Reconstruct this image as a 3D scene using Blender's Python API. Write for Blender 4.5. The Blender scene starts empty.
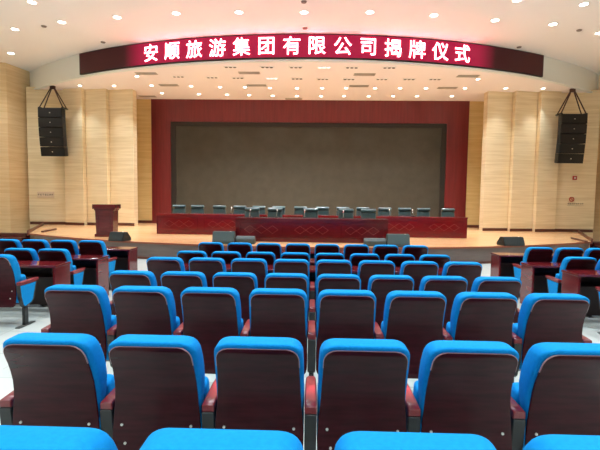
import bpy, bmesh, math, random
from math import sin, cos, pi, sqrt, radians as R
from mathutils import Vector, Matrix
random.seed(4)
scene = bpy.context.scene
COL = scene.collection

# ------------------------------------------------------------------ helpers
def srgb(r, g, b):
    f = lambda c: (c/12.92 if c <= .04045 else ((c+.055)/1.055)**2.4)
    return (f(r/255), f(g/255), f(b/255), 1)

def mat(name, col, rough=.5, spec=.5, coat=0, metal=0, emit=None, estr=0, sheen=0):
    m = bpy.data.materials.new(name); m.use_nodes = True
    b = m.node_tree.nodes['Principled BSDF']
    b.inputs['Base Color'].default_value = col
    b.inputs['Roughness'].default_value = rough
    b.inputs['Specular IOR Level'].default_value = spec
    b.inputs['Coat Weight'].default_value = coat
    b.inputs['Coat Roughness'].default_value = .08
    b.inputs['Metallic'].default_value = metal
    b.inputs['Sheen Weight'].default_value = sheen
    if emit:
        b.inputs['Emission Color'].default_value = emit
        b.inputs['Emission Strength'].default_value = estr
    return m

def noise_col(m, c1, c2, scale=(1, 1, 1), nscale=4, detail=4, bump=0, lo=.3, hi=.7, dist=0):
    """base colour wanders between two colours along stretched noise"""
    nt = m.node_tree; n = nt.nodes; l = nt.links; b = n['Principled BSDF']
    tc = n.new('ShaderNodeTexCoord'); mp = n.new('ShaderNodeMapping'); no = n.new('ShaderNodeTexNoise'); cr = n.new('ShaderNodeValToRGB')
    mp.inputs['Scale'].default_value = scale
    no.inputs['Scale'].default_value = nscale; no.inputs['Detail'].default_value = detail; no.inputs['Distortion'].default_value = dist
    cr.color_ramp.elements[0].position = lo; cr.color_ramp.elements[0].color = c1
    cr.color_ramp.elements[1].position = hi; cr.color_ramp.elements[1].color = c2
    l.new(tc.outputs['Object'], mp.inputs['Vector']); l.new(mp.outputs[0], no.inputs['Vector'])
    l.new(no.outputs['Fac'], cr.inputs['Fac']); l.new(cr.outputs['Color'], b.inputs['Base Color'])
    if bump:
        bp = n.new('ShaderNodeBump'); bp.inputs['Strength'].default_value = bump; bp.inputs['Distance'].default_value = .01
        l.new(no.outputs['Fac'], bp.inputs['Height']); l.new(bp.outputs[0], b.inputs['Normal'])
    return m

M = {}
M['blue'] = noise_col(mat('blue_fabric', srgb(10, 140, 232), .85, .2), srgb(0, 140, 214), srgb(4, 150, 224), nscale=60, bump=.08)
M['shell'] = noise_col(mat('dark_veneer', srgb(56, 20, 26), .24, .17, coat=.03), srgb(48, 12, 18), srgb(64, 18, 26), scale=(1, 1, 9), nscale=5)
M['arm'] = noise_col(mat('red_wood_arm', srgb(140, 40, 44), .3, .5, coat=.35), srgb(112, 27, 33), srgb(138, 42, 46), scale=(8, 1, 8), nscale=4)
M['edgeglint'] = mat('painted_edge_glint', srgb(176, 140, 142), .35, .5)
M['black'] = mat('black_metal', srgb(26, 28, 28), .4, .5)
M['screw'] = mat('screw_steel', srgb(215, 215, 210), .3, .5, metal=.6)
M['plate'] = mat('grey_metal', srgb(95, 100, 98), .4, .5, metal=.3)
M['desk'] = noise_col(mat('mahogany_desk', srgb(112, 30, 34), .12, .75, coat=0), srgb(92, 22, 27), srgb(110, 29, 33), scale=(.6, .6, 6), nscale=2)
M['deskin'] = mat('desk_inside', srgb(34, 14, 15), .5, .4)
M['table'] = noise_col(mat('red_table_lacquer', srgb(128, 14, 26), .2, .5, coat=.4), srgb(104, 10, 20), srgb(124, 16, 26), scale=(1, 1, 5), nscale=3)
M['tabledk'] = noise_col(mat('front_table_lacquer', srgb(112, 8, 22), .22, .5, coat=.4), srgb(84, 6, 16), srgb(100, 9, 21), scale=(1, 1, 5), nscale=3)
M['inlay'] = mat('carved_edge', srgb(146, 60, 54), .3, .5, coat=.3)
M['podium'] = noise_col(mat('podium_wood', srgb(92, 18, 24), .25, .5, coat=.4), srgb(78, 14, 20), srgb(100, 22, 28), scale=(1, 1, 5), nscale=3)
M['leather'] = mat('teal_leather', srgb(58, 84, 86), .28, .5, coat=.1)
M['chrome'] = mat('chrome', srgb(200, 205, 205), .15, .5, metal=1)
M['micblack'] = mat('mic_black', srgb(30, 32, 34), .4)
M['wedge'] = mat('speaker_grey', srgb(68, 84, 84), .55, .4)
M['wedgedk'] = mat('speaker_dark', srgb(34, 42, 42), .6, .4)
M['cab'] = mat('cabinet_black', srgb(28, 27, 25), .55, .4)
M['grille'] = noise_col(mat('grille_black', srgb(20, 20, 19), .6, .4), srgb(14, 14, 13), srgb(30, 29, 27), nscale=160, detail=1)
M['rope'] = mat('sling_brown', srgb(70, 45, 34), .8)
M['ceil'] = mat('ceiling_paint', srgb(242, 242, 240), .75, .3)
M['stceil'] = mat('stage_ceiling_paint', srgb(248, 242, 240), .75, .3)
M['bulk'] = mat('bulkhead_paint', srgb(232, 238, 234), .6, .3)
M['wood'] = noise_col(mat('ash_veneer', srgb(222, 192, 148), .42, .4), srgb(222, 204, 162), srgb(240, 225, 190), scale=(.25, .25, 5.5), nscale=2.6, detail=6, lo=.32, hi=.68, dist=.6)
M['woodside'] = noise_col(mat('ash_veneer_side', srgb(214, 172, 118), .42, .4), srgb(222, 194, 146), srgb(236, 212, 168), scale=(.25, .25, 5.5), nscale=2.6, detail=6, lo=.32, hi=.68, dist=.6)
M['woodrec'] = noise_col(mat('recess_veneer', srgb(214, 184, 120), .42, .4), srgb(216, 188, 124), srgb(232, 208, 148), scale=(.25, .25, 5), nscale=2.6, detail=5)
M['rearwood'] = noise_col(mat('rear_acoustic_wood', srgb(120, 82, 52), .6, .3), srgb(108, 72, 44), srgb(128, 90, 58), scale=(6, 1, .4), nscale=3)
M['redwall'] = noise_col(mat('red_veneer_wall', srgb(136, 38, 42), .34, .5, coat=.12), srgb(100, 26, 30), srgb(120, 35, 39), scale=(5, 5, .3), nscale=2.2, detail=6)
M['screen'] = noise_col(mat('led_wall_off', srgb(84, 76, 65), .6, .35), srgb(62, 60, 50), srgb(70, 68, 58), nscale=2.2, detail=8)
M['bezel'] = mat('screen_border', srgb(42, 38, 33), .5, .4)
M['base'] = mat('baseboard_brown', srgb(92, 48, 36), .4, .5)
M['fascia'] = noise_col(mat('stage_front', srgb(112, 92, 84), .28, .5, coat=.2), srgb(92, 80, 76), srgb(110, 97, 92), scale=(.5, .5, 3), nscale=3)
M['nosing'] = mat('stage_nosing', srgb(134, 70, 46), .35, .5)
M['housing'] = mat('sign_housing', srgb(38, 26, 26), .4, .5)
M['vent'] = mat('vent_grey', srgb(184, 176, 162), .6, .3)
M['trim'] = mat('lamp_trim', srgb(250, 248, 244), .5, .4)
M['lens'] = mat('lamp_lens', srgb(255, 250, 240), .5, .3, emit=(1, .93, .82, 1), estr=14)
M['lensdim'] = mat('lamp_lens_off', srgb(40, 36, 32), .3, .5)
M['lenssoft'] = mat('lamp_lens_soft', srgb(250, 246, 238), .4, .4, emit=(1, .95, .88, 1), estr=1.2)
M['dot'] = mat('ceiling_sensor', srgb(120, 112, 104), .5)
M['red'] = mat('alarm_red', srgb(176, 32, 24), .35, .5)
M['white'] = mat('sign_white', srgb(232, 226, 214), .5)
M['ink'] = mat('ink', srgb(60, 52, 44), .6)
M['acrylic'] = mat('pale_plate', srgb(222, 202, 176), .3, .5)
M['char'] = mat('led_character', srgb(255, 220, 230), .5, emit=(1, .12, .15, 1), estr=19)

# floor tiles: pale gloss, fine joints
def tile_mat():
    m = mat('pale_floor', srgb(214, 222, 216), .16, .5, coat=.2)
    nt = m.node_tree; n = nt.nodes; l = nt.links; b = n['Principled BSDF']
    tc = n.new('ShaderNodeTexCoord'); br = n.new('ShaderNodeTexBrick')
    br.offset = 0; br.inputs['Scale'].default_value = 1
    br.inputs['Brick Width'].default_value = .8; br.inputs['Row Height'].default_value = .8
    br.inputs['Mortar Size'].default_value = .0035
    br.inputs['Color1'].default_value = srgb(214, 223, 217); br.inputs['Color2'].default_value = srgb(206, 216, 211); br.inputs['Mortar'].default_value = srgb(160, 168, 162)
    l.new(tc.outputs['Object'], br.inputs['Vector']); l.new(br.outputs['Color'], b.inputs['Base Color'])
    return m
M['floor'] = tile_mat()
def plank_mat():
    m = mat('stage_boards', srgb(214, 164, 110), .27, .5, coat=.25)
    nt = m.node_tree; n = nt.nodes; l = nt.links; b = n['Principled BSDF']
    tc = n.new('ShaderNodeTexCoord'); br = n.new('ShaderNodeTexBrick'); no = n.new('ShaderNodeTexNoise'); mp = n.new('ShaderNodeMapping'); mx = n.new('ShaderNodeMixRGB')
    br.inputs['Scale'].default_value = 1; br.inputs['Brick Width'].default_value = 1.8; br.inputs['Row Height'].default_value = .12; br.inputs['Mortar Size'].default_value = .0015
    br.inputs['Color1'].default_value = srgb(238, 192, 142); br.inputs['Color2'].default_value = srgb(228, 178, 124); br.inputs['Mortar'].default_value = srgb(150, 100, 62)
    mp.inputs['Scale'].default_value = (1, 12, 1); no.inputs['Scale'].default_value = 3; no.inputs['Detail'].default_value = 5
    mx.blend_type = 'MULTIPLY'; mx.inputs['Fac'].default_value = .25
    l.new(tc.outputs['Object'], br.inputs['Vector']); l.new(tc.outputs['Object'], mp.inputs['Vector']); l.new(mp.outputs[0], no.inputs['Vector'])
    l.new(br.outputs['Color'], mx.inputs[1]); l.new(no.outputs['Fac'], mx.inputs[2]); l.new(mx.outputs[0], b.inputs['Base Color'])
    return m
M['stage'] = plank_mat()
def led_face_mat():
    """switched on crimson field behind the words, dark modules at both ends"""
    m = mat('led_face_glow', srgb(58, 22, 26), .5, .3)
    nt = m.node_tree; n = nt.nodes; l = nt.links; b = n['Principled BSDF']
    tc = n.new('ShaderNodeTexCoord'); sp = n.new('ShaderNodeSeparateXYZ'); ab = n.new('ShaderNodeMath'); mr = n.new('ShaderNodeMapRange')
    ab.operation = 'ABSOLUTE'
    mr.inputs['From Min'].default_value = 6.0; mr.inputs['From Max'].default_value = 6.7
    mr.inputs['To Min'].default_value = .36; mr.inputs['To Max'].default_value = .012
    b.inputs['Emission Color'].default_value = (.75, .004, .09, 1)  # red halo round the letters, painted as emission of the face
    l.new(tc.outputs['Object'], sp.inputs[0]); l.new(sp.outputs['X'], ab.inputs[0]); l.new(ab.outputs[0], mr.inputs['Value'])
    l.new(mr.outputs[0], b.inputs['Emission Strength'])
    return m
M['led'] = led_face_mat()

def finish(bm, name, m, smooth=False):
    bmesh.ops.recalc_face_normals(bm, faces=bm.faces)
    me = bpy.data.meshes.new(name); bm.to_mesh(me); bm.free()
    me.materials.append(M[m] if isinstance(m, str) else m)
    if smooth:
        me.shade_smooth()
        me.set_sharp_from_angle(angle=R(38))
    return me
def put(name, me, parent=None, loc=(0, 0, 0), rz=0):
    o = bpy.data.objects.new(name, me); COL.objects.link(o)
    o.location = loc; o.rotation_euler = (0, 0, rz)
    if parent: o.parent = parent
    return o
def tag(o, label=None, cat=None, group=None, kind=None):
    if label:
        o['label'] = label
        n = len(label.split())
        if n > 16 or n < 4: print('LABEL LENGTH', n, label)
    if cat: o['category'] = cat
    if group: o['group'] = group
    if kind: o['kind'] = kind
    return o
def empty(name, loc, rz=0, label=None, cat=None, group=None):
    o = bpy.data.objects.new(name, None); COL.objects.link(o)
    o.location = loc; o.rotation_euler = (0, 0, rz); o.empty_display_size = .2
    return tag(o, label, cat, group)
def struct(name, bm, m, smooth=False):
    return tag(put(name, finish(bm, name, m, smooth)), kind='structure')
def box(bm, x0, x1, y0, y1, z0, z1, bev=0, seg=2, mtx=None):
    r = bmesh.ops.create_cube(bm, size=1)
    vs = r['verts']
    for v in vs:
        v.co = Vector(((x0+x1)/2+v.co.x*(x1-x0), (y0+y1)/2+v.co.y*(y1-y0), (z0+z1)/2+v.co.z*(z1-z0)))
    if bev:
        es = list({e for v in vs for e in v.link_edges})
        rr = bmesh.ops.bevel(bm, geom=es, offset=bev, segments=seg, profile=.5, affect='EDGES')
        vs = list({v for f in rr['faces'] for v in f.verts} | {v for v in vs if v.is_valid})
    if mtx: bmesh.ops.transform(bm, matrix=mtx, verts=[v for v in vs if v.is_valid])
    return bm
def BX(*a, **k):
    bm = bmesh.new(); return box(bm, *a, **k)
def prism(bm, poly, z0, z1):
    a = [bm.verts.new((x, y, z0)) for x, y in poly]; b = [bm.verts.new((x, y, z1)) for x, y in poly]
    n = len(poly)
    for i in range(n):
        j = (i+1) % n; bm.faces.new((a[i], a[j], b[j], b[i]))
    bm.faces.new(a[::-1]); bm.faces.new(b)
    return bm
def loft(bm, secs):
    rows = [[bm.verts.new(p) for p in s] for s in secs]
    n = len(rows[0])
    for r0, r1 in zip(rows, rows[1:]):
        for i in range(n):
            j = (i+1) % n; bm.faces.new((r0[i], r0[j], r1[j], r1[i]))
    bm.faces.new(rows[0][::-1]); bm.faces.new(rows[-1])
    return bm
def tube(bm, pts, rad, n=8):
    pts = [Vector(p) for p in pts]; secs = []
    for i, p in enumerate(pts):
        d = (pts[min(i+1, len(pts)-1)]-pts[max(i-1, 0)]).normalized()
        u = d.cross(Vector((0, 0, 1)) if abs(d.z) < .9 else Vector((1, 0, 0))).normalized(); w = d.cross(u)
        r = rad[i] if isinstance(rad, (list, tuple)) else rad
        secs.append([p+u*r*cos(2*pi*k/n)+w*r*sin(2*pi*k/n) for k in range(n)])
    return loft(bm, secs)
def cyl(bm, c, r, z0, z1, n=20, r2=None):
    r2 = r if r2 is None else r2
    return loft(bm, [[(c[0]+r*cos(2*pi*k/n), c[1]+r*sin(2*pi*k/n), z0) for k in range(n)],
                     [(c[0]+r2*cos(2*pi*k/n), c[1]+r2*sin(2*pi*k/n), z1) for k in range(n)]])
def rrect(w, y0, y1, r, z, seg=4):
    """rounded rectangle in the x/y plane, half width w"""
    r = max(.0005, min(r, w*.98, (y1-y0)/2*.98)); pts = []
    for cx, cy, a0 in ((w-r, y0+r, -90), (w-r, y1-r, 0), (-w+r, y1-r, 90), (-w+r, y0+r, 180)):
        for k in range(seg+1):
            a = R(a0+90*k/seg); pts.append((cx+r*cos(a), cy+r*sin(a), z))
    return pts
def interp(tab, z):
    if z <= tab[0][0]: return tab[0][1]
    for (a, b), (c, d) in zip(tab, tab[1:]):
        if z <= c:
            t = (z-a)/(c-a); return b+(d-b)*t
    return tab[-1][1]

# ------------------------------------------------------------------ main measures
CX = -.25                       # axis of the stage
SZ, SC, AC = .50, 6.45, 7.33    # stage floor, stage ceiling, hall ceiling
BR, BY = 19.2, 15.15            # bulkhead arc
SR, SY = 17.5, 12.1             # stage front arc
def arc_pts(Rr, y0, half, n=48, off=0):
    """arc bulging towards the audience: x relative to CX"""
    a = math.asin(half/Rr); out = []
    for k in range(n+1):
        t = -a+2*a*k/n
        out.append((CX+(Rr+off)*sin(t), y0+Rr-(Rr+off)*cos(t)))
    return out

# ------------------------------------------------------------------ shell of the hall
# floor in four shallow levels
lv = [(-5.5, 1.90, .234), (1.90, 4.20, .152), (4.20, 6.82, .08), (6.82, 19.8, 0)]
bm = bmesh.new()
prof = []
for y0, y1, z in lv[::-1]: prof += [(y1, z), (y0, z)]
prof += [(-5.5, -.4), (19.8, -.4)]
a = [bm.verts.new((-14.2, y, z)) for y, z in prof]; b = [bm.verts.new((13.9, y, z)) for y, z in prof]
for i in range(len(prof)):
    j = (i+1) % len(prof); bm.faces.new((a[i], a[j], b[j], b[i]))
bm.faces.new(a); bm.faces.new(b[::-1])
struct('floor', bm, 'floor')

aud = [(-14.2, -5.5), (13.9, -5.5), (13.9, 19.6)] + arc_pts(BR, BY, 12.6)[::-1] + [(-14.2, 19.6)]
struct('ceiling', prism(bmesh.new(), aud, AC, AC+.25), 'ceil')
stc = arc_pts(BR, BY, 12.9, off=-.03) + [(CX+12.9, 21.6), (CX-12.9, 21.6)]
struct('ceiling_stage', prism(bmesh.new(), stc, SC, SC+.25), 'stceil')
outer = arc_pts(BR, BY, 12.6); inner = arc_pts(BR, BY, 12.6, off=-.2)
struct('wall_bulkhead', prism(bmesh.new(), outer + inner[::-1], SC+.02, AC), 'bulk', True)
lo_, li_ = arc_pts(BR, BY, 12.6, off=.05), arc_pts(BR, BY, 12.6, off=-.1)
struct('trim_1', prism(bmesh.new(), lo_ + li_[::-1], SC-.015, SC+.05), 'bulk', True)

def wall_poly(pts, t, z0, z1, bm=None):
    """thick wall following a polyline; thickness t to its left"""
    bm = bm or bmesh.new()
    for (x0, y0), (x1, y1) in zip(pts, pts[1:]):
        d = Vector((x1-x0, y1-y0)).normalized(); nn = Vector((-d.y, d.x))*t
        prism(bm, [(x0, y0), (x1, y1), (x1+nn.x, y1+nn.y), (x0+nn.x, y0+nn.y)], z0, z1)
    return bm
LW = [(-13.75, -5.5), (-13.75, 16.3), (-13.45, 18.3), (-12.95, 18.5), (-12.72, 20.3)]
RWp = [(12.4, 20.3), (12.62, 18.5), (13.1, 18.3), (13.4, 16.3), (13.4, -5.5)]
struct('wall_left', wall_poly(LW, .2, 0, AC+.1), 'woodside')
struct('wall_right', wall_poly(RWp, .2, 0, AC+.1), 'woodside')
struct('wall_rear', BX(-14, 13.6, -5.7, -5.5, 0, AC+.1), 'rearwood')
# back of the stage
bm = BX(CX-12.9, CX-7.54, 21.25, 21.45, SZ-.05, SC+.05); box(bm, CX+7.54, CX+12.9, 21.25, 21.45, SZ-.05, SC+.05)
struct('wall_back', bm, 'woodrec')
struct('baseboard_back', box(BX(CX-8.6, CX-7.56, 21.2, 21.25, SZ, SZ+.13), CX+7.56, CX+8.6, 21.2, 21.25, SZ, SZ+.13), 'base')
# stepped veneer panels flanking the stage
edge = [7.63, 8.77, 9.80, 10.75]
for s, side in ((-1, 'left'), (1, 'right')):
    for k in range(3):
        xi, xo = edge[k], edge[k+1]; yb = 19.42-.07*k
        yi, yo = yb-.2, yb
        poly = [(CX+s*xi, yi), (CX+s*(xo-.015), yo), (CX+s*(xo-.015), yo+.3), (CX+s*xi, yi+.43)]
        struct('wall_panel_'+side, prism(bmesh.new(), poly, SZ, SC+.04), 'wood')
        poly = [(CX+s*(xi-.01), yi-.03), (CX+s*(xo-.01), yo-.03), (CX+s*(xo-.01), yo+.01), (CX+s*(xi-.01), yi+.01)]
        struct('baseboard_'+side, prism(bmesh.new(), poly, SZ, SZ+.12), 'base')
    poly = [(CX+s*10.7, 19.5), (CX+s*12.4, 19.32), (CX+s*12.5, 19.6), (CX+s*10.7, 19.8)]
    struct('wall_panel_'+side, prism(bmesh.new(), poly, 0, SC+.1), 'wood')
    poly = [(CX+s*10.76, 19.45), (CX+s*12.36, 19.28), (CX+s*12.36, 19.33), (CX+s*10.76, 19.52)]
    struct('baseboard_'+side, prism(bmesh.new(), poly, SZ, SZ+.12), 'base')
    # return closing each side pocket behind the panels
    poly = [(CX+s*7.63, 19.55), (CX+s*7.75, 19.55), (CX+s*7.95, 21.3), (CX+s*7.85, 21.3)]
# red veneer wall around the screen opening
sx0, sx1, sz0, sz1 = -6.87, 6.29, .72, 5.40
bm = BX(CX-7.55, sx0, 21.2, 21.45, SZ-.05, SC+.05)
box(bm, sx1, CX+7.55, 21.2, 21.45, SZ-.05, SC+.05); box(bm, sx0, sx1, 21.2, 21.45, sz1, SC+.05); box(bm, sx0, sx1, 21.2, 21.45, SZ-.05, sz0)
struct('wall_screen', bm, 'redwall')
scr = empty('led_screen', ((sx0+sx1)/2, 21.28, sz0), 0, 'huge blank grey-brown video screen in the dark red stage wall', 'screen')
w_ = (sx1-sx0)/2-.003; h_ = sz1-sz0-.003
put('display', finish(BX(-w_+.24, w_-.24, -.01, .05, .05, h_-.2), 'display', 'screen'), scr)
bm = BX(-w_, -w_+.24, -.045, .05, .003, h_); box(bm, w_-.24, w_, -.045, .05, .003, h_); box(bm, -w_+.24, w_-.24, -.045, .05, h_-.2, h_); box(bm, -w_+.24, w_-.24, -.045, .05, .003, .05)
put('frame', finish(bm, 'frame', 'bezel'), scr)

# stage platform
front = arc_pts(SR, SY, 9.6)
plat = front + [(CX+11.5, 18.9), (CX+11.6, 21.5), (CX-11.6, 21.5), (CX-11.5, 18.9)]
front2 = arc_pts(SR, SY, 9.58, off=-.03)
plat2 = front2 + [(CX+11.47, 18.9), (CX+11.57, 21.5), (CX-11.57, 21.5), (CX-11.47, 18.9)]
struct('floor_stage', prism(bmesh.new(), plat, SZ-.035, SZ), 'stage')
struct('wall_stage_front', prism(bmesh.new(), plat2, 0, SZ-.035), 'fascia', True)
no_, ni_ = arc_pts(SR, SY, 9.6, off=.012), arc_pts(SR, SY, 9.6, off=-.05)
struct('trim_2', prism(bmesh.new(), no_ + ni_[::-1], SZ-.045, SZ+.004), 'nosing', True)
no_, ni_ = arc_pts(SR, SY, 9.6, off=.0), arc_pts(SR, SY, 9.6, off=-.03)
struct('baseboard_stage', prism(bmesh.new(), no_ + ni_[::-1], 0, .07), 'base', True)
# raised edging along both ends of the stage, side steps, loose strips
for s, side in ((-1, 'left'), (1, 'right')):
    p0, p1 = Vector((CX+s*9.62, 14.99)), Vector((CX+s*11.5, 18.9)); d = (p1-p0).normalized(); nn = Vector((d.y, -d.x))*s*.05
    struct('trim_%d' % (3 if s < 0 else 4), prism(bmesh.new(), [tuple(p0), tuple(p1), tuple(p1+nn), tuple(p0+nn)], SZ-.08, SZ+.10), 'base')
    t = empty('stage_steps', (CX+s*10.85, 15.55, 0), 0, 'low dark red wooden steps at the %s end of the stage' % side, 'steps')
    for k, zz in enumerate((.14, .28, .42)):
        ya = -.25+.25*k
        tr = put('tread', finish(BX(-.62, .62 if s < 0 else .62, ya-.02, ya+.25, zz-.03, zz, bev=.006), 'tread', 'base'), t)
        put('riser', finish(BX(-.6, .6, ya, ya+.25, 0.001, zz-.03), 'riser', 'podium'), tr)
    th = put('threshold_strip', finish(BX(-.05, .05, -.62, .62, 0, .06, bev=.012), 'threshold_strip', 'base'), None, (-9.75 if s < 0 else 9.15, 16.0 if s < 0 else 15.3, SZ+.001), s*-.2)
    tag(th, 'short dark wooden strip lying on the %s end of the stage floor' % side, 'strip')

# ------------------------------------------------------------------ LED banner on the bulkhead
ledc = (CX, BY+BR)
sign = empty('led_banner', (CX, BY, SC), 0, 'long curved red LED banner with glowing white Chinese characters on the white bulkhead', 'banner')
def arc_loc(t, off=0): return ((BR+off)*sin(t), BR-(BR+off)*cos(t))
ha = math.asin(8.85/BR)
def arc_slab(r0, r1, z0, z1, a, n=64):
    bm = bmesh.new()
    o_ = [arc_loc(-a+2*a*k/n, r1) for k in range(n+1)]; i_ = [arc_loc(-a+2*a*k/n, r0) for k in range(n+1)]
    return prism(bm, o_+i_[::-1], z0, z1)
put('housing', finish(arc_slab(.005, .09, .07, .865, ha), 'housing', 'housing', True), sign)
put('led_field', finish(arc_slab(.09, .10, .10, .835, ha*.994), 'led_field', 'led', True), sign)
TXT = "安顺旅游集团有限公司揭牌仪式"
for i, ch in enumerate(TXT):
    cu = bpy.data.curves.new('character', 'FONT'); cu.body = ch; cu.size = .63; cu.offset = .003 if ch == '集' else .004; cu.extrude = .006
    cu.align_x = 'CENTER'
    tmp = bpy.data.objects.new('tmp', cu); COL.objects.link(tmp)
    dg = bpy.context.evaluated_depsgraph_get(); dg.update()
    me = bpy.data.meshes.new_from_object(tmp.evaluated_get(dg)); bpy.data.objects.remove(tmp)
    xs = [v.co.x for v in me.vertices]; ys = [v.co.y for v in me.vertices]
    cx_, cy_ = (min(xs)+max(xs))/2, (min(ys)+max(ys))/2
    for v in me.vertices:
        x, y, z = v.co; v.co = (x-cx_, -z, y-cy_)
    me.materials.clear(); me.materials.append(M['char']); me.name = 'character'
    t = ((i-6.5)*.85-.10)/BR
    px, py = arc_loc(t, .112)
    put('character', me, sign, (px, py, .475), t)

# ------------------------------------------------------------------ ceiling fixtures
def me_downlight(rad, lens):
    bm = bmesh.new(); n = 20
    rs = [(rad*.72, 0.0), (rad, -.004), (rad, -.014), (rad*.74, -.016), (rad*.7, -.004)]
    rows = [[bm.verts.new((r*cos(2*pi*k/n), r*sin(2*pi*k/n), z)) for k in range(n)] for r, z in rs]
    for r0, r1 in zip(rows, rows[1:]+rows[:1]):
        for i in range(n): bm.faces.new((r0[i], r0[(i+1) % n], r1[(i+1) % n], r1[i]))
    a = finish(bm, 'trim_ring', 'trim', True)
    b = finish(cyl(bmesh.new(), (0, 0), rad*.69, -.010, 0, 20), 'lens', lens, True)
    return a, b
bigL = me_downlight(.15, 'lens'); smL = me_downlight(.10, 'lens')
def spot(loc, power, size=1.9, blend=.8, rad=.08, col=(.95, .98, 1.02)):
    l = bpy.data.lights.new('lamp', 'SPOT'); l.energy = power; l.spot_size = size; l.spot_blend = blend; l.shadow_soft_size = rad; l.color = col
    o = bpy.data.objects.new('lamp', l); COL.objects.link(o); o.location = loc
    return o
P_AUD, P_STG = 280, 70
audL = [(-8.07, 12.7), (-8.04, 14.14), (-6.09, 13.75), (-4.17, 13.45), (-2.27, 13.37), (-.34, 13.37), (1.6, 13.36), (3.52, 13.57), (5.47, 13.94), (7.37, 14.24), (7.45, 12.82), (5.5, 12.57), (9.25, 14.99), (-9.97, 14.74), (-11.83, 17.22)]
audD = ['at the upper left corner', 'fifth from left wall', 'left of the pink glow', 'above the first characters of the banner', 'above left half of the banner',
        'above the middle of the banner', 'above right half of the banner', 'above the last characters of the banner', 'above the dark right end of the banner',
        'in front of the right end of the bulkhead', 'near the top right corner', 'cut by the top edge right of centre', 'closest to the right wall', 'second from the left wall', 'closest to the left wall']
for i, (x, y) in enumerate(audL):
    t = empty('ceiling_downlight', (x, y, AC), 0, 'bright round downlight in white hall ceiling, ' + audD[i], 'downlight', 'downlights in the hall ceiling')
    put('trim_ring', bigL[0], t); put('lens', bigL[1], t)
    spot((x, y, AC-.03), P_AUD, 2.1, 1.0, .12, (.90, .98, 1.05))
# the same downlights carry on over the seats, behind the top of the frame
for y in (10.2, 7.4, 4.6, 1.8, -1.0, -3.8):
    for x in (-11, -7.6, -4.2, -.8, 2.6, 6.0, 9.4):
        spot((x, y, AC-.03), 330, 2.0, 1.0, .12, (.90, .98, 1.05))

stF = [(-6.83, 19.92), (-5.2, 20.08), (-3.94, 20.14), (-2.95, 20.21), (-1.88, 20.3), (-.78, 20.33), (.31, 20.33), (1.35, 20.3), (2.47, 20.27), (3.55, 20.24), (4.61, 20.21), (6.16, 20.17)]
stM = [(-9.88, 18.62), (-8.42, 18.62), (-6.8, 18.55), (-5.16, 18.63), (-3.97, 18.77), (-2.91, 18.75), (-1.87, 18.85), (-.73, 18.87), (.33, 18.85), (1.33, 18.82), (2.54, 18.8), (3.57, 18.77), (4.64, 18.75), (6.23, 18.71), (7.89, 18.68), (9.4, 18.68), (-6.84, 17.12), (6.24, 17.31)]
ORD = ['first', 'second', 'third', 'fourth', 'fifth', 'sixth', 'seventh', 'eighth', 'ninth', 'tenth', 'eleventh', 'twelfth', 'thirteenth', 'fourteenth', 'fifteenth', 'sixteenth']
for i, (x, y) in enumerate(stF):
    t = empty('stage_downlight', (x, y, SC), 0, 'small lit downlight nearest the red wall, %s from the left in its row' % ORD[i], 'downlight', 'downlights in the stage ceiling')
    put('trim_ring', smL[0], t); put('lens', smL[1], t)
    if i % 2 == 0: spot((x, y, SC-.03), P_STG*1.2, 1.5)
for i, (x, y) in enumerate(stM):
    lab = ('small lit downlight in the middle row of the stage ceiling, %s from the left' % ORD[i]) if i < 16 else 'small lit downlight beside the front %s vent of the stage ceiling' % ('left' if x < 0 else 'right')
    t = empty('stage_downlight', (x, y, SC), 0, lab, 'downlight', 'downlights in the stage ceiling')
    put('trim_ring', smL[0], t); put('lens', smL[1], t)
    wash = i in (0, 1, 14, 15)
    if wash: spot((x, y, SC-.03), P_STG*2.4, 1.3, 1.0)
    else: spot((x, y, SC-.03), P_STG*6.5, 1.75, 1.0)

fr = bmesh.new()
box(fr, -.24, .24, -.09, .09, -.02, 0, bev=.005)
me_fr = finish(fr, 'grille_frame', 'trim')
me_off = finish(cyl(bmesh.new(), (0, 0), .055, -.03, -.018, 16), 'lamp_head', 'lensdim', True)
me_soft = finish(cyl(bmesh.new(), (0, 0), .055, -.03, -.018, 16), 'lamp_head', 'lenssoft', True)
tri = [(x, 15.85) for x in (-2.98, -1.68, -.66, .33, 1.31, 2.62)] + [(-5.24, 17.15), (-3.95, 17.24), (-2.96, 17.3), (-1.64, 17.33), (-.67, 17.36), (.33, 17.4), (1.34, 17.4), (2.6, 17.38), (3.64, 17.36), (4.62, 17.34)]
for i, (x, y) in enumerate(tri):
    lab = 'white rectangular ceiling fixture with three lamp heads, %s from the left in the %s row' % ((ORD[i], 'front') if i < 6 else (ORD[i-6], 'rear'))
    t = empty('triple_spotlight', (x, y, SC), 0, lab, 'spotlight', 'three-headed spotlights in the stage ceiling')
    put('frame', me_fr, t)
    for k in (-1, 0, 1): put('lamp_head', me_soft if i in (3, 9) else me_off, t, (k*.15, 0, 0))
    if i in (3, 9): spot((x, y, SC-.06), 800, 1.9, 1.0)
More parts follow.
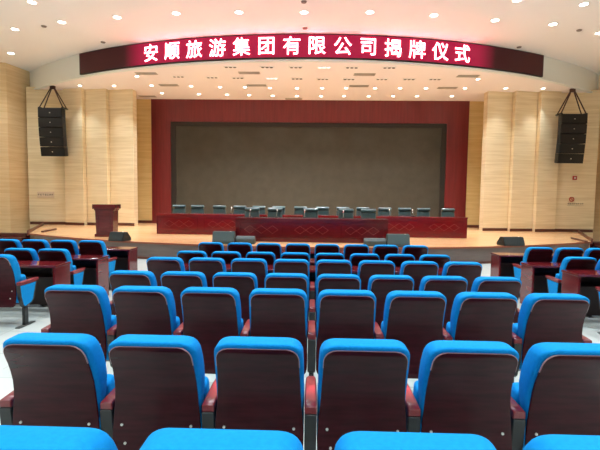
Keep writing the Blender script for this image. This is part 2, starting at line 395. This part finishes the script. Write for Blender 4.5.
# air vents with slats
bm = BX(-.40, .40, -.15, .15, -.012, 0, bev=.003)
me_vf = finish(bm, 'vent_frame', 'vent')
bm = bmesh.new()
for k in range(7): box(bm, -.36, .36, -.12+k*.04-.008, -.12+k*.04+.008, -.02, -.010)
me_vs = finish(bm, 'slats', 'vent')
vents = [((-6.33, 16.75), 'at the front left of the stage ceiling'), ((-2.42, 16.6), 'in the front row left of centre'), ((1.86, 16.75), 'in the front row right of centre'), ((5.72, 16.9), 'at the front right of the stage ceiling'),
         ((-6.05, 18.5), 'behind the front left vent'), ((-2.38, 18.45), 'in the middle row left of centre'), ((1.83, 18.45), 'in the middle row right of centre'), ((5.5, 18.7), 'behind the front right vent'),
         ((-.95, 20.95), 'nearest the red wall at centre'), ((-7.75, 20.6), 'over the left recess beside the red wall')]
for (x, y), d in vents:
    t = empty('air_vent', (x, y, SC), 0, 'grey rectangular air vent ' + d, 'vent', 'air vents in the stage ceiling')
    put('vent_frame', me_vf, t); put('slats', me_vs, t)
me_d = finish(cyl(bmesh.new(), (0, 0), .07, -.03, 0, 16, .085), 'sensor', 'dot', True)
for (x, y), d in (((-8.83, 14.48), 'between two downlights on the left'), ((-7.59, 15.96), 'close above the left end of the banner'), ((-.33, 12.67), 'at the top middle edge'),
                  ((-.33, 14.61), 'just above the middle of the banner'), ((8.46, 14.73), 'near the right corner'), ((7.31, 16.35), 'close above the right end of the banner')):
    tag(put('ceiling_sensor', me_d, None, (x, y, AC)), 'small grey ceiling sensor ' + d, 'sensor', 'sensors in the hall ceiling')

# ------------------------------------------------------------------ line arrays
def line_array(x, z0, z1, side):
    t = empty('line_array', (x, 18.72, z0), 0, 'hanging black stack of five loudspeaker boxes at the %s of the stage' % side, 'loudspeaker', 'hanging line arrays')
    n = 5; h = (z1-z0)/n; ztop = z1-z0
    for k in range(n):
        zz = ztop-h*(k+.5); tilt = R(-2.0*k)
        mt = Matrix.Translation((0, .008*k*k, zz)) @ Matrix.Rotation(-tilt, 4, 'X')
        bm = bmesh.new()
        f0 = [(-.52, -.24), (.52, -.24), (.52, -.05), (.40, .22), (-.40, .22), (-.52, -.05)]
        prism(bm, f0, -h/2+.005, h/2-.005); bmesh.ops.transform(bm, matrix=mt, verts=bm.verts)
        c = put('cabinet', finish(bm, 'cabinet', 'cab'), t)
        bm = BX(-.50, .50, -.262, -.238, -h/2+.015, h/2-.015, bev=.006); bmesh.ops.transform(bm, matrix=mt, verts=bm.verts)
        put('grille', finish(bm, 'grille', 'grille'), c)
        bm = BX(-.02, .02, -.268, -.258, -.02, .015); bmesh.ops.transform(bm, matrix=mt, verts=bm.verts)
        put('badge', finish(bm, 'badge', 'white'), c)
    bm = BX(-.54, -.46, -.2, .2, ztop, ztop+.05); box(bm, .46, .54, -.2, .2, ztop, ztop+.05); box(bm, -.54, .54, -.03, .03, ztop, ztop+.045)
    put('flying_frame', finish(bm, 'flying_frame', 'black'), t)
    top = SC-z0
    for sx in (-1, 1):
        for sy in (-.15, .15):
            bm = tube(bmesh.new(), [(sx*.5, sy, ztop+.04), (sx*.07, sy*.2, top-.1)], .024, 6)
            put('sling', finish(bm, 'sling', 'rope', True), t)
    put('hanger', finish(BX(-.1, .1, -.05, .05, top-.14, top-.002, bev=.01), 'hanger', 'rope'), t)
line_array(-11.1, 3.50, 5.48, 'left')
line_array(10.62, 3.42, 5.38, 'right')

# ------------------------------------------------------------------ wall marks
def strokes(bm, x, z, s, seed):
    """one tiny illegible printed glyph as a few raised strokes"""
    rnd = random.Random(seed)
    box(bm, x-s*.38, x+s*.38, -.004, 0, z+s*.28, z+s*.38)
    box(bm, x-s*.06, x+s*.05, -.004, 0, z-s*.45, z+s*.45)
    for k in range(2):
        zz = z+s*rnd.uniform(-.4, .2); box(bm, x-s*.4, x+s*.36, -.004, 0, zz, zz+s*.09)
    if rnd.random() > .4: box(bm, x-s*.4, x-s*.3, -.004, 0, z-s*.4, z+s*.1)
    if rnd.random() > .4: box(bm, x+s*.28, x+s*.38, -.004, 0, z-s*.42, z+s*.2)
pl = empty('wall_plate', (-11.92, 19.36, 1.83), R(6), 'small pale plate of tiny grey characters on the left veneer wall', 'sign')
put('plate', finish(BX(-.36, .36, 0, .02, -.13, .13, bev=.004), 'plate', 'acrylic'), pl)
bm = bmesh.new()
for k in range(7): strokes(bm, -.29+.097*k, .0, .085, k)
put('lettering', finish(bm, 'lettering', 'ink'), pl)
ns = empty('wall_notice', (11.2, 19.39, 1.78), R(-6), 'small no-smoking notice with a red ring above a line of black print', 'sign')
bm = bmesh.new(); n = 24
for r0, r1 in ((.075, .105),):
    A = [[bm.verts.new((r*cos(2*pi*k/n), y, .13+r*sin(2*pi*k/n))) for k in range(n)] for r, y in ((r0, 0), (r0, -.01), (r1, -.01), (r1, 0))]
    for a_, b_ in zip(A, A[1:]+A[:1]):
        for i in range(n): bm.faces.new((a_[i], a_[(i+1) % n], b_[(i+1) % n], b_[i]))
box(bm, -.085, .085, -.009, 0, .118, .142, mtx=Matrix.Translation((0, 0, .13)) @ Matrix.Rotation(R(45), 4, 'Y') @ Matrix.Translation((0, 0, -.13)))
put('ring', finish(bm, 'ring', 'red'), ns)
bm = bmesh.new()
for k in range(8): strokes(bm, -.12+.082*k, -.06, .07, 20+k)
box(bm, -.17, .5, -.004, 0, -.15, -.143)
put('lettering', finish(bm, 'lettering', 'ink'), ns)
al = empty('fire_alarm_box', (11.27, 19.39, 2.83), R(-6), 'small square red fire alarm button on the right veneer wall', 'alarm')
put('body', finish(BX(-.085, .085, -.05, 0, -.085, .085, bev=.012), 'body', 'red'), al)
put('button', finish(BX(-.035, .035, -.058, -.045, -.035, .035, bev=.004), 'button', 'white'), al)

# ------------------------------------------------------------------ conference desks on the stage
def diamonds(bm, x0, x1, z0, z1, y, t=.009, n=3):
    zc, h = (z0+z1)/2, (z1-z0)/2; w = (x1-x0)/n
    for k in range(n):
        xc = x0+w*(k+.5)
        P = [(xc-w/2, zc), (xc, zc+h), (xc+w/2, zc), (xc, zc-h)]
        for (ax, az), (bx, bz) in zip(P, P[1:]+P[:1]):
            d = Vector((bx-ax, 0, bz-az)); L = d.length; ang = math.atan2(d.z, d.x)
            box(bm, -L/2, L/2, y-.008, y+.004, -t/2, t/2, mtx=Matrix.Translation(((ax+bx)/2, 0, (az+bz)/2)) @ Matrix.Rotation(-ang, 4, 'Y'))
def stage_desk(name, xc, y, length, n, m, label, group=None):
    t = empty('conference_desk', (xc, y, SZ), 0, label, 'desk', group)
    L = length/2; H = .73
    put('desktop', finish(BX(-L-.03, L+.03, -.04, .60, H-.04, H, bev=.008), 'desktop', m), t)
    bm = BX(-L, L, .0, .03, .0, H-.04); put('front_board', finish(bm, 'front_board', m), t)
    put('plinth', finish(BX(-L-.015, L+.015, -.02, .0, 0, .10, bev=.005), 'plinth', m), t)
    for s in (-1, 1): put('side_panel', finish(BX(s*L-.02, s*L+.02, .0, .56, 0, H-.04), 'side_panel', m), t)
    put('cornice', finish(BX(-L-.01, L+.01, -.02, .0, H-.085, H-.04, bev=.004), 'cornice', m), t)
    w = length/n
    for k in range(n):
        x0, x1 = -L+w*k+.11, -L+w*(k+1)-.11
        bm = bmesh.new(); a_, b_ = .15, .59
        for q in ((x0, x1, a_, a_+.025), (x0, x1, b_-.025, b_), (x0, x0+.025, a_, b_), (x1-.025, x1, a_, b_)):
            box(bm, q[0], q[1], -.02, .0, q[2], q[3], bev=.005, seg=1)
        p = put('front_panel', finish(bm, 'front_panel', m), t)
        bm = bmesh.new(); diamonds(bm, x0+.14, x1-.14, a_+.10, b_-.10, -.003)
        put('diamond_carving', finish(bm, 'diamond_carving', 'inlay'), p)
    return t
REAR_Y, FRONT_Y = 15.55, 13.42
stage_desk('rear', -.07, REAR_Y, 10.95, 7, 'table', 'very long dark red desk behind the shorter one on stage, carved with diamond chains')
stage_desk('front', -.03, FRONT_Y, 4.62, 3, 'tabledk', 'shorter dark red conference desk at the middle front of the stage, three carved panels')

# armchair behind the desks
def me_stagechair():
    out = []
    secs = []
    for z, w, y0, y1 in ((.48, .235, .02, .10), (.6, .245, .03, .115), (.75, .245, .05, .13), (.87, .24, .07, .145), (.885, .238, .075, .14)):
        secs.append(rrect(w, y0, y1, .035, z))
    out.append(('backrest', finish(loft(bmesh.new(), secs), 'backrest', 'leather', True)))
    secs = []
    for k in range(9):      # rolled headrest
        a = pi*k/8; z = .95-.066*cos(a); r = .072*sin(a)+.012
        secs.append(rrect(.245-.02*(1-sin(a)), .10-r, .10+r*.8, .03, z))
    out.append(('headrest', finish(loft(bmesh.new(), secs), 'headrest', 'leather', True)))
    out.append(('seat', finish(BX(-.25, .25, -.42, .06, .40, .50, bev=.03, seg=3), 'seat', 'leather', True)))
    for s in (-1, 1):
        bm = tube(bmesh.new(), [(s*.28, .03, .68), (s*.29, -.15, .67), (s*.285, -.34, .63), (s*.27, -.36, .45)], .02)
        out.append(('arm', finish(bm, 'arm', 'chrome', True)))
        bm = tube(bmesh.new(), [(s*.26, .10, .42), (s*.26, .10, .02), (s*.26, .05, .015), (s*.26, -.38, .015)], .014)
        out.append(('leg', finish(bm, 'leg', 'chrome', True)))
    bm = tube(bmesh.new(), [(-.26, .1, .40), (.26, .1, .40)], .012)
    out.append(('crossbar', finish(bm, 'crossbar', 'chrome', True)))
    return out
sc_parts = me_stagechair()
def stage_chair(x, y, label, group):
    t = empty('stage_armchair', (x, y, SZ), 0, label, 'chair', group)
    for nme, me in sc_parts: put(nme, me, t)
rear_px = [178.5, 197, 219, 239.5, 258.5, 278.5, 300.5, 322.5, 343, 363, 385, 405, 424, 448.5]
for i, px in enumerate(rear_px):
    D = 16.55; x = (px-312)/440*D*(1-.027*(px-312)/440) - .02
    stage_chair(x, D, 'grey-teal leather armchair behind the long rear stage desk, %s from the left' % ORD[i], 'armchairs behind the rear stage desk')
front_px = [251, 274, 310, 345.5, 368]
for i, px in enumerate(front_px):
    D = 14.36; x = (px-312)/440*D - .0
    stage_chair(x, D, 'grey-teal leather armchair behind the short front stage desk, %s from the left' % ORD[i], 'armchairs behind the front stage desk')
# gooseneck microphones
me_mb = finish(BX(-.05, .05, -.06, .06, 0, .035, bev=.008), 'base', 'micblack')
me_mn = finish(tube(bmesh.new(), [(0, .02, .03), (0, .03, .11), (0, .06, .17), (0, .11, .21)], .008, 8), 'neck', 'chrome', True)
me_mh = finish(tube(bmesh.new(), [(0, .105, .206), (0, .12, .218), (0, .15, .242), (0, .16, .25)], [.008, .016, .016, .006], 10), 'microphone_head', 'white', True)
mics = [(230, REAR_Y+.3, 'rear'), (249, FRONT_Y+.25, 'front'), (276, FRONT_Y+.25, 'front'), (304, FRONT_Y+.25, 'front'), (343, FRONT_Y+.25, 'front'), (389, REAR_Y+.3, 'rear'), (412, REAR_Y+.3, 'rear')]
cnt = {'front': 0, 'rear': 0}
for px, y, w in mics:
    o = ORD[cnt[w]]; cnt[w] += 1
    t = empty('gooseneck_microphone', ((px-312)/440*y, y, SZ+.73), 0, 'thin pale gooseneck microphone on the %s stage desk, %s from the left' % (w, o), 'microphone', 'microphones on the stage desks')
    put('base', me_mb, t); put('neck', me_mn, t); put('microphone_head', me_mh, t)

# podium
pd = empty('podium', (-6.8, 14.35, SZ), R(4), 'dark red wooden lectern with wide slab top on the left of the stage', 'lectern')
secs = [[(-.27, -.2, .1), (.27, -.2, .1), (.27, .22, .1), (-.27, .22, .1)], [(-.29, -.22, .86), (.29, -.22, .86), (.29, .24, .86), (-.29, .24, .86)]]
put('body', finish(loft(bmesh.new(), secs), 'body', 'podium'), pd)
put('plinth', finish(BX(-.31, .31, -.24, .25, 0, .10, bev=.01), 'plinth', 'podium'), pd)
put('neck_moulding', finish(BX(-.32, .32, -.24, .26, .86, .91, bev=.015), 'neck_moulding', 'podium'), pd)
put('top', finish(BX(-.365, .365, -.27, .28, .91, 1.06, bev=.015, mtx=Matrix.Translation((0, 0, 0))), 'top', 'podium'), pd)
bm = bmesh.new()
for q in ((-.2, .2, .68, .70), (-.2, .2, .30, .32), (-.2, -.18, .30, .70), (.18, .2, .30, .70)): box(bm, q[0], q[1], -.228, -.2, q[2], q[3], bev=.004, seg=1)
put('front_moulding', finish(bm, 'front_moulding', 'podium'), pd)
put('front_rail', finish(BX(-.25, .25, -.222, -.2, .17, .20, bev=.004), 'front_rail', 'podium'), pd)

# floor monitors: wedge profile extruded across x
def wedge(x, y, rz, w, h, d, m, label, badge=True, low=False):
    t = empty('stage_monitor', (x, y, SZ), rz, label, 'loudspeaker', 'floor monitors along the stage edge')
    prof = [(-d/2, 0), (d/2, 0), (d/2, h*.45), (d*.22, h), (-d*.30, h), (-d/2, h*.7)] if low else [(-d/2, 0), (d/2, 0), (d/2, h*.32), (d*.12, h), (-d*.30, h), (-d*.5, h*.25)]
    bm = bmesh.new()
    a_ = [bm.verts.new((-w/2, py, pz)) for py, pz in prof]; b_ = [bm.verts.new((w/2, py, pz)) for py, pz in prof]; n = len(prof)
    for i in range(n): bm.faces.new((a_[i], a_[(i+1) % n], b_[(i+1) % n], b_[i]))
    bm.faces.new(a_[::-1]); bm.faces.new(b_)
    bmesh.ops.bevel(bm, geom=list(bm.edges), offset=.012, segments=2, affect='EDGES')
    put('cabinet', finish(bm, 'cabinet', m), t)
    g0, g1 = Vector((0, d/2, h*.32)), Vector((0, d*.12, h))
    dirv = g1-g0; mid = (g0+g1)/2; ang = math.atan2(dirv.z, dirv.y)
    bm = BX(-w/2+.04, w/2-.04, -dirv.length/2+.03, dirv.length/2-.03, -.006, .008)
    bmesh.ops.transform(bm, matrix=Matrix.Translation(mid) @ Matrix.Rotation(ang, 4, 'X'), verts=bm.verts)
    if not low: put('grille', finish(bm, 'grille', 'grille'), t)
    if badge: put('badge', finish(cyl(bmesh.new(), (0, 0), .02, 0, .01, 10), 'badge', 'white'), t, (w*.32, -d*.15, h-.002))
    for s in (-1, 1):
        put('handle', finish(BX(s*w/2-.006, s*w/2+.006, -.08, .08, h*.4, h*.5, bev=.004), 'handle', 'black'), t)
wedge(-5.8, 13.05, R(-14), .5, .27, .42, 'wedgedk', 'black wedge monitor at the stage edge beside the lectern')
wedge(-2.56, 12.68, R(0), .62, .36, .44, 'wedge', 'large grey-green wedge monitor in front of the left end of the short desk')
wedge(-1.95, 12.78, R(0), .55, .22, .34, 'wedge', 'low grey box monitor beside the large left wedge at the stage edge', False, True)
wedge(1.80, 12.68, R(0), .62, .22, .34, 'wedge', 'low grey box monitor beside the large right wedge at the stage edge', False, True)
wedge(2.44, 12.62, R(0), .62, .36, .44, 'wedge', 'large grey-green wedge monitor in front of the right end of the short desk')
wedge(6.0, 13.42, R(10), .66, .26, .42, 'wedgedk', 'black wedge monitor alone on the right of the stage edge')

# ------------------------------------------------------------------ auditorium chairs
PROF = [(.28, .108), (.36, .120), (.44, .129), (.52, .134), (.60, .135), (.66, .132), (.70, .128), (.74, .120), (.78, .108), (.83, .088), (.9, .054), (.96, .022), (1.0, 0)]
def cushion():
    H, W, r, rt = 1.0, .254, .072, .03
    zs = [.497, .503, .515, .54, .58, .62, .68, .74, .80, .86, .90, .92, .94, .955, .968, .978, .986, .992, .997, 1.0]
    secs = []
    for z in zs:
        w = interp([(.5, .228), (.62, .237), (.75, .241), (.85, .239), (.93, .235), (1, .230)], z)
        e = 0
        if z > H-r: e = r-sqrt(max(0, r*r-(z-(H-r))**2))
        w -= e
        th = interp([(.5, .055), (.54, .075), (.6, .10), (.7, .13), (.85, .15), (1, .15)], z)
        y0 = interp(PROF, z)+.010; y1 = y0+th
        if z > H-rt:
            q = rt-sqrt(max(0, rt*rt-(z-(H-rt))**2)); y0 += q*.7; y1 -= q
        if z < .52:
            q = .016*(1-(z-.497)/.023); y0 += q*.4; y1 -= q; w -= q
        secs.append(rrect(w, y0, y1, .035 if z < .96 else .03, z, 4))
    return finish(loft(bmesh.new(), secs), 'back_cushion', 'blue', True)
def shell():
    H, r, rb = .970, .062, .05
    zs = [.28, .284, .292, .305, .33, .38, .44, .5, .56, .62, .68, .74, .80, .85, .885, .901, .915, .93, .942, .952, .960, .966, .970]
    secs = []
    for z in zs:
        w = interp([(.28, .240), (.44, .244), (.54, .238), (.64, .228), (.76, .222), (.97, .213)], z)
        if z > H-r: w -= r-sqrt(max(0, r*r-(z-(H-r))**2))
        if z < .28+rb: w -= rb-sqrt(max(0, rb*rb-(.28+rb-z)**2))
        y0 = interp(PROF, z)-.006
        if z > .955: y0 += (z-.955)*.45
        secs.append(rrect(w, y0, y0+.017, .006, z, 2))
    return finish(loft(bmesh.new(), secs), 'back_shell', 'shell', True)
ME = {'back_cushion': cushion(), 'back_shell': shell()}
def edge_highlight():  # added pale strip that paints the highlight on the shell's top edge
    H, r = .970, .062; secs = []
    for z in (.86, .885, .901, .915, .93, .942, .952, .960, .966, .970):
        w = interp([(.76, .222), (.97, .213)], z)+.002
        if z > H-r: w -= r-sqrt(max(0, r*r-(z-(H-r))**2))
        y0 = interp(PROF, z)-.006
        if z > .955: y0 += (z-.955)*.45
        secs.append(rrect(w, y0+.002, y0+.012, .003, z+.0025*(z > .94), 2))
    return finish(loft(bmesh.new(), secs), 'edge_highlight', 'edgeglint', True)
ME['edge_highlight'] = edge_highlight()
bm = BX(-.241, .241, -.06, .06, -.2, .2, bev=.032, seg=3)
bmesh.ops.transform(bm, matrix=Matrix.Translation((0, .335, .49)) @ Matrix.Rotation(R(10), 4, 'X'), verts=bm.verts)
ME['seat_cushion'] = finish(bm, 'seat_cushion', 'blue', True)
bm = BX(-.2, .2, .05, .07, -.17, .17, bev=.01)
bmesh.ops.transform(bm, matrix=Matrix.Translation((0, .335, .49)) @ Matrix.Rotation(R(10), 4, 'X'), verts=bm.verts)
ME['seat_underside'] = finish(bm, 'seat_underside', 'shell', True)
# arm: board tapering forward with a rounded nose
secs = []
for y, w, zl, zh in ((.115, .028, .560, .594), (.12, .033, .555, .598), (.2, .034, .556, .602), (.38, .033, .560, .606), (.49, .030, .566, .606), (.515, .024, .573, .603), (.52, .016, .58, .597)):
    secs.append([(sx*w, y, zz) for sx, zz in ((-1, zl), (1, zl), (1, zh-.006), (.8, zh), (-.8, zh), (-1, zh-.006))])
ME['armrest'] = finish(loft(bmesh.new(), secs), 'armrest', 'arm', True)
def plate_x(w, outline, name, m):
    bm = bmesh.new()
    a_ = [bm.verts.new((-w, y, z)) for y, z in outline]; b_ = [bm.verts.new((w, y, z)) for y, z in outline]; n = len(outline)
    for i in range(n): bm.faces.new((a_[i], a_[(i+1) % n], b_[(i+1) % n], b_[i]))
    bm.faces.new(a_[::-1]); bm.faces.new(b_)
    bmesh.ops.bevel(bm, geom=list(bm.edges), offset=.004, segments=1, affect='EDGES')
    return finish(bm, name, m)
OUT = [(.105, .577), (.125, .42), (.165, .29), (.20, .262), (.34, .30), (.385, .34), (.46, .577)]
ME['arm_frame'] = plate_x(.033, OUT, 'arm_frame', 'black')
ME['side_panel'] = plate_x(.006, [(.125, .574), (.145, .42), (.182, .30), (.21, .278), (.335, .312), (.372, .345), (.45, .574)], 'side_panel', 'blue')
ME['post'] = finish(BX(-.02, .02, .19, .27, .012, .26, bev=.004), 'post', 'black')
ME['foot'] = finish(BX(-.035, .035, .06, .40, .0, .014, bev=.004), 'foot', 'plate')
ME['screw'] = finish(tube(bmesh.new(), [(0, -.003, 0), (0, .004, 0)], .0075, 10), 'screw', 'screw', True)
PITCH = .56
def stand(t, x, panel=0):
    a_ = put('armrest', ME['armrest'], t, (x, .015, .022))
    f = put('arm_frame', ME['arm_frame'], t, (x, .02, .0))
    put('post', ME['post'], f); put('foot', ME['foot'], f)
    if panel:
        p = put('side_panel', ME['side_panel'], t, (x+panel*.030, 0, 0)); tag(p, 'blue fabric end panel under the armrest')
def chair(x, y, z, label, group, screws=True, last=False, pl=0, pr=0):
    t = empty('auditorium_chair', (x, y, z), 0, label, 'chair', group)
    sh = put('back_shell', ME['back_shell'], t)
    if screws:
        tag(put('edge_highlight', ME['edge_highlight'], sh), 'pale painted highlight along the top edge of the shell')
        for sx, sz in ((-.19, .50), (.19, .50), (-.17, .40), (.17, .40)):
            put('screw', ME['screw'], sh, (sx, interp(PROF, sz)-.009, sz))
    put('back_cushion', ME['back_cushion'], t); put('seat_cushion', ME['seat_cushion'], t); put('seat_underside', ME['seat_underside'], t)
    stand(t, -PITCH/2, pl)
    if last: stand(t, PITCH/2, pr)
ROWS = [(8.28, 0, 8), (6.94, 0, 8), (5.63, .08, 8), (4.56, .08, 8), (3.43, .152, 8), (2.18, .152, 6), (1.09, .234, 4)]
SKEW = [0, 0, 0, 0, 0, .006, .018]     # the nearest rows stand a touch askew
RN = ['front row', 'second row', 'third row', 'fourth row', 'fifth row', 'sixth row', 'nearest row']
POS = {8: ['leftmost', 'second from left', 'third from left', 'fourth from left', 'fourth from right', 'third from right', 'second from right', 'rightmost'],
       6: ['leftmost', 'second from left', 'third from left', 'third from right', 'second from right', 'rightmost'],
       4: ['leftmost', 'second from left', 'second from right', 'rightmost']}
for k, (D, z, n) in enumerate(ROWS):
    for i in range(n):
        x = (i-(n-1)/2)*PITCH
        if k == 0: what = 'blue folded tip-up chair facing the stage in front row of middle block, %s' % POS[n][i]
        elif k == 6: what = 'blue tip-up chair nearest the camera, only its top showing, %s of four' % POS[n][i]
        else: what = 'blue dark-backed tip-up chair in %s from stage, middle block, %s' % (RN[k], POS[n][i])
        full = n == 8
        chair(x + (0, 0, 0, 0, -.004, -.009, .014)[k], D+SKEW[k]*x, z, what, 'chairs of the middle block, ' + RN[k], screws=k >= 2, last=(i == n-1), pl=-1 if (i == 0 and full) else 0, pr=1 if full else 0)
SIDE = [(8.28, 0, 4), (6.94, 0, 2), (5.63, .08, 1)]
for s, sn in ((-1, 'left'), (1, 'right')):
    for k, (D, z, n) in enumerate(SIDE):
        for i in range(n):
            x = s*((4.29, 4.24, 4.24)[k]+PITCH*i)
            where = ['next to the aisle', 'second from the aisle', 'third from the aisle', 'fourth from the aisle'][i]
            chair(x, D, z, 'blue tip-up chair of the %s side block, %s, %s' % (sn, RN[k], where), 'chairs of the %s side block' % sn, screws=k == 2,
                  last=(i == 0 if s < 0 else i == n-1), pl=-1 if (s > 0 and i == 0) else 0, pr=1 if (s < 0 and i == 0) else 0)

# ------------------------------------------------------------------ writing desks in front of the first three rows
def row_desk(x0, x1, y, z, label, nseat):
    t = empty('row_desk', ((x0+x1)/2, y, z), 0, label, 'desk', 'long desks in front of the chair rows')
    L = (x1-x0)/2; H = .755
    put('desktop', finish(BX(-L-.01, L+.01, -.01, .42, H-.035, H, bev=.006), 'desktop', 'desk'), t)
    for s in (-1, 1): put('end_panel', finish(BX(s*(L-.018)-.018, s*(L-.018)+.018, .0, .41, .0, H-.035, bev=.003), 'end_panel', 'desk'), t)
    put('front_board', finish(BX(-L+.036, L-.036, .375, .395, .06, H-.035), 'front_board', 'deskin'), t)
    put('shelf', finish(BX(-L+.036, L-.036, .10, .375, .54, .56), 'shelf', 'deskin'), t)
    k = max(1, round(2*L/1.68))
    for i in range(1, k): 
        xx = -L+2*L*i/k; put('divider', finish(BX(xx-.012, xx+.012, .06, .375, .0, H-.035), 'divider', 'deskin'), t)
DK = [(9.04, 0, 'front row'), (7.68, 0, 'second row'), (6.37, .08, 'third row')]
for k, (y, z, rn) in enumerate(DK):
    zz = z
    row_desk(-2.30, 2.30, y, zz, 'long dark red wooden desk before the %s of the middle chair block' % rn, 8)
    e = (7.2, 6.6, 6.0)[k]
    row_desk(-e, -3.82, y, zz, 'dark red wooden desk before the %s of the left side block' % rn, 4)
    row_desk(3.82, e, y, zz, 'dark red wooden desk before the %s of the right side block' % rn, 4)

# ------------------------------------------------------------------ world, camera, colour
w = bpy.data.worlds.new('World'); scene.world = w; w.use_nodes = True
w.node_tree.nodes['Background'].inputs[0].default_value = (.9, .93, 1, 1); w.node_tree.nodes['Background'].inputs[1].default_value = .3
cam = bpy.data.cameras.new('Camera'); co = bpy.data.objects.new('Camera', cam); COL.objects.link(co)
cam.sensor_width = 36; cam.lens = 440/600*36; cam.clip_start = .05; cam.clip_end = 200
co.matrix_world = Matrix.Translation((-.016, 0, 1.91)) @ (Matrix.Rotation(R(1.56), 4, 'Z') @ Matrix.Rotation(R(90-3.77), 4, 'X') @ Matrix.Rotation(R(.7), 4, 'Z'))
scene.camera = co
vs = scene.view_settings
vs.view_transform = 'Standard'; vs.look = 'None'; vs.gamma = 1; vs.use_curve_mapping = False; vs.exposure = .42
scene.cycles.use_denoising = True
scene.cycles.max_bounces = 8; scene.cycles.diffuse_bounces = 5
scene.cycles.sample_clamp_indirect = 6
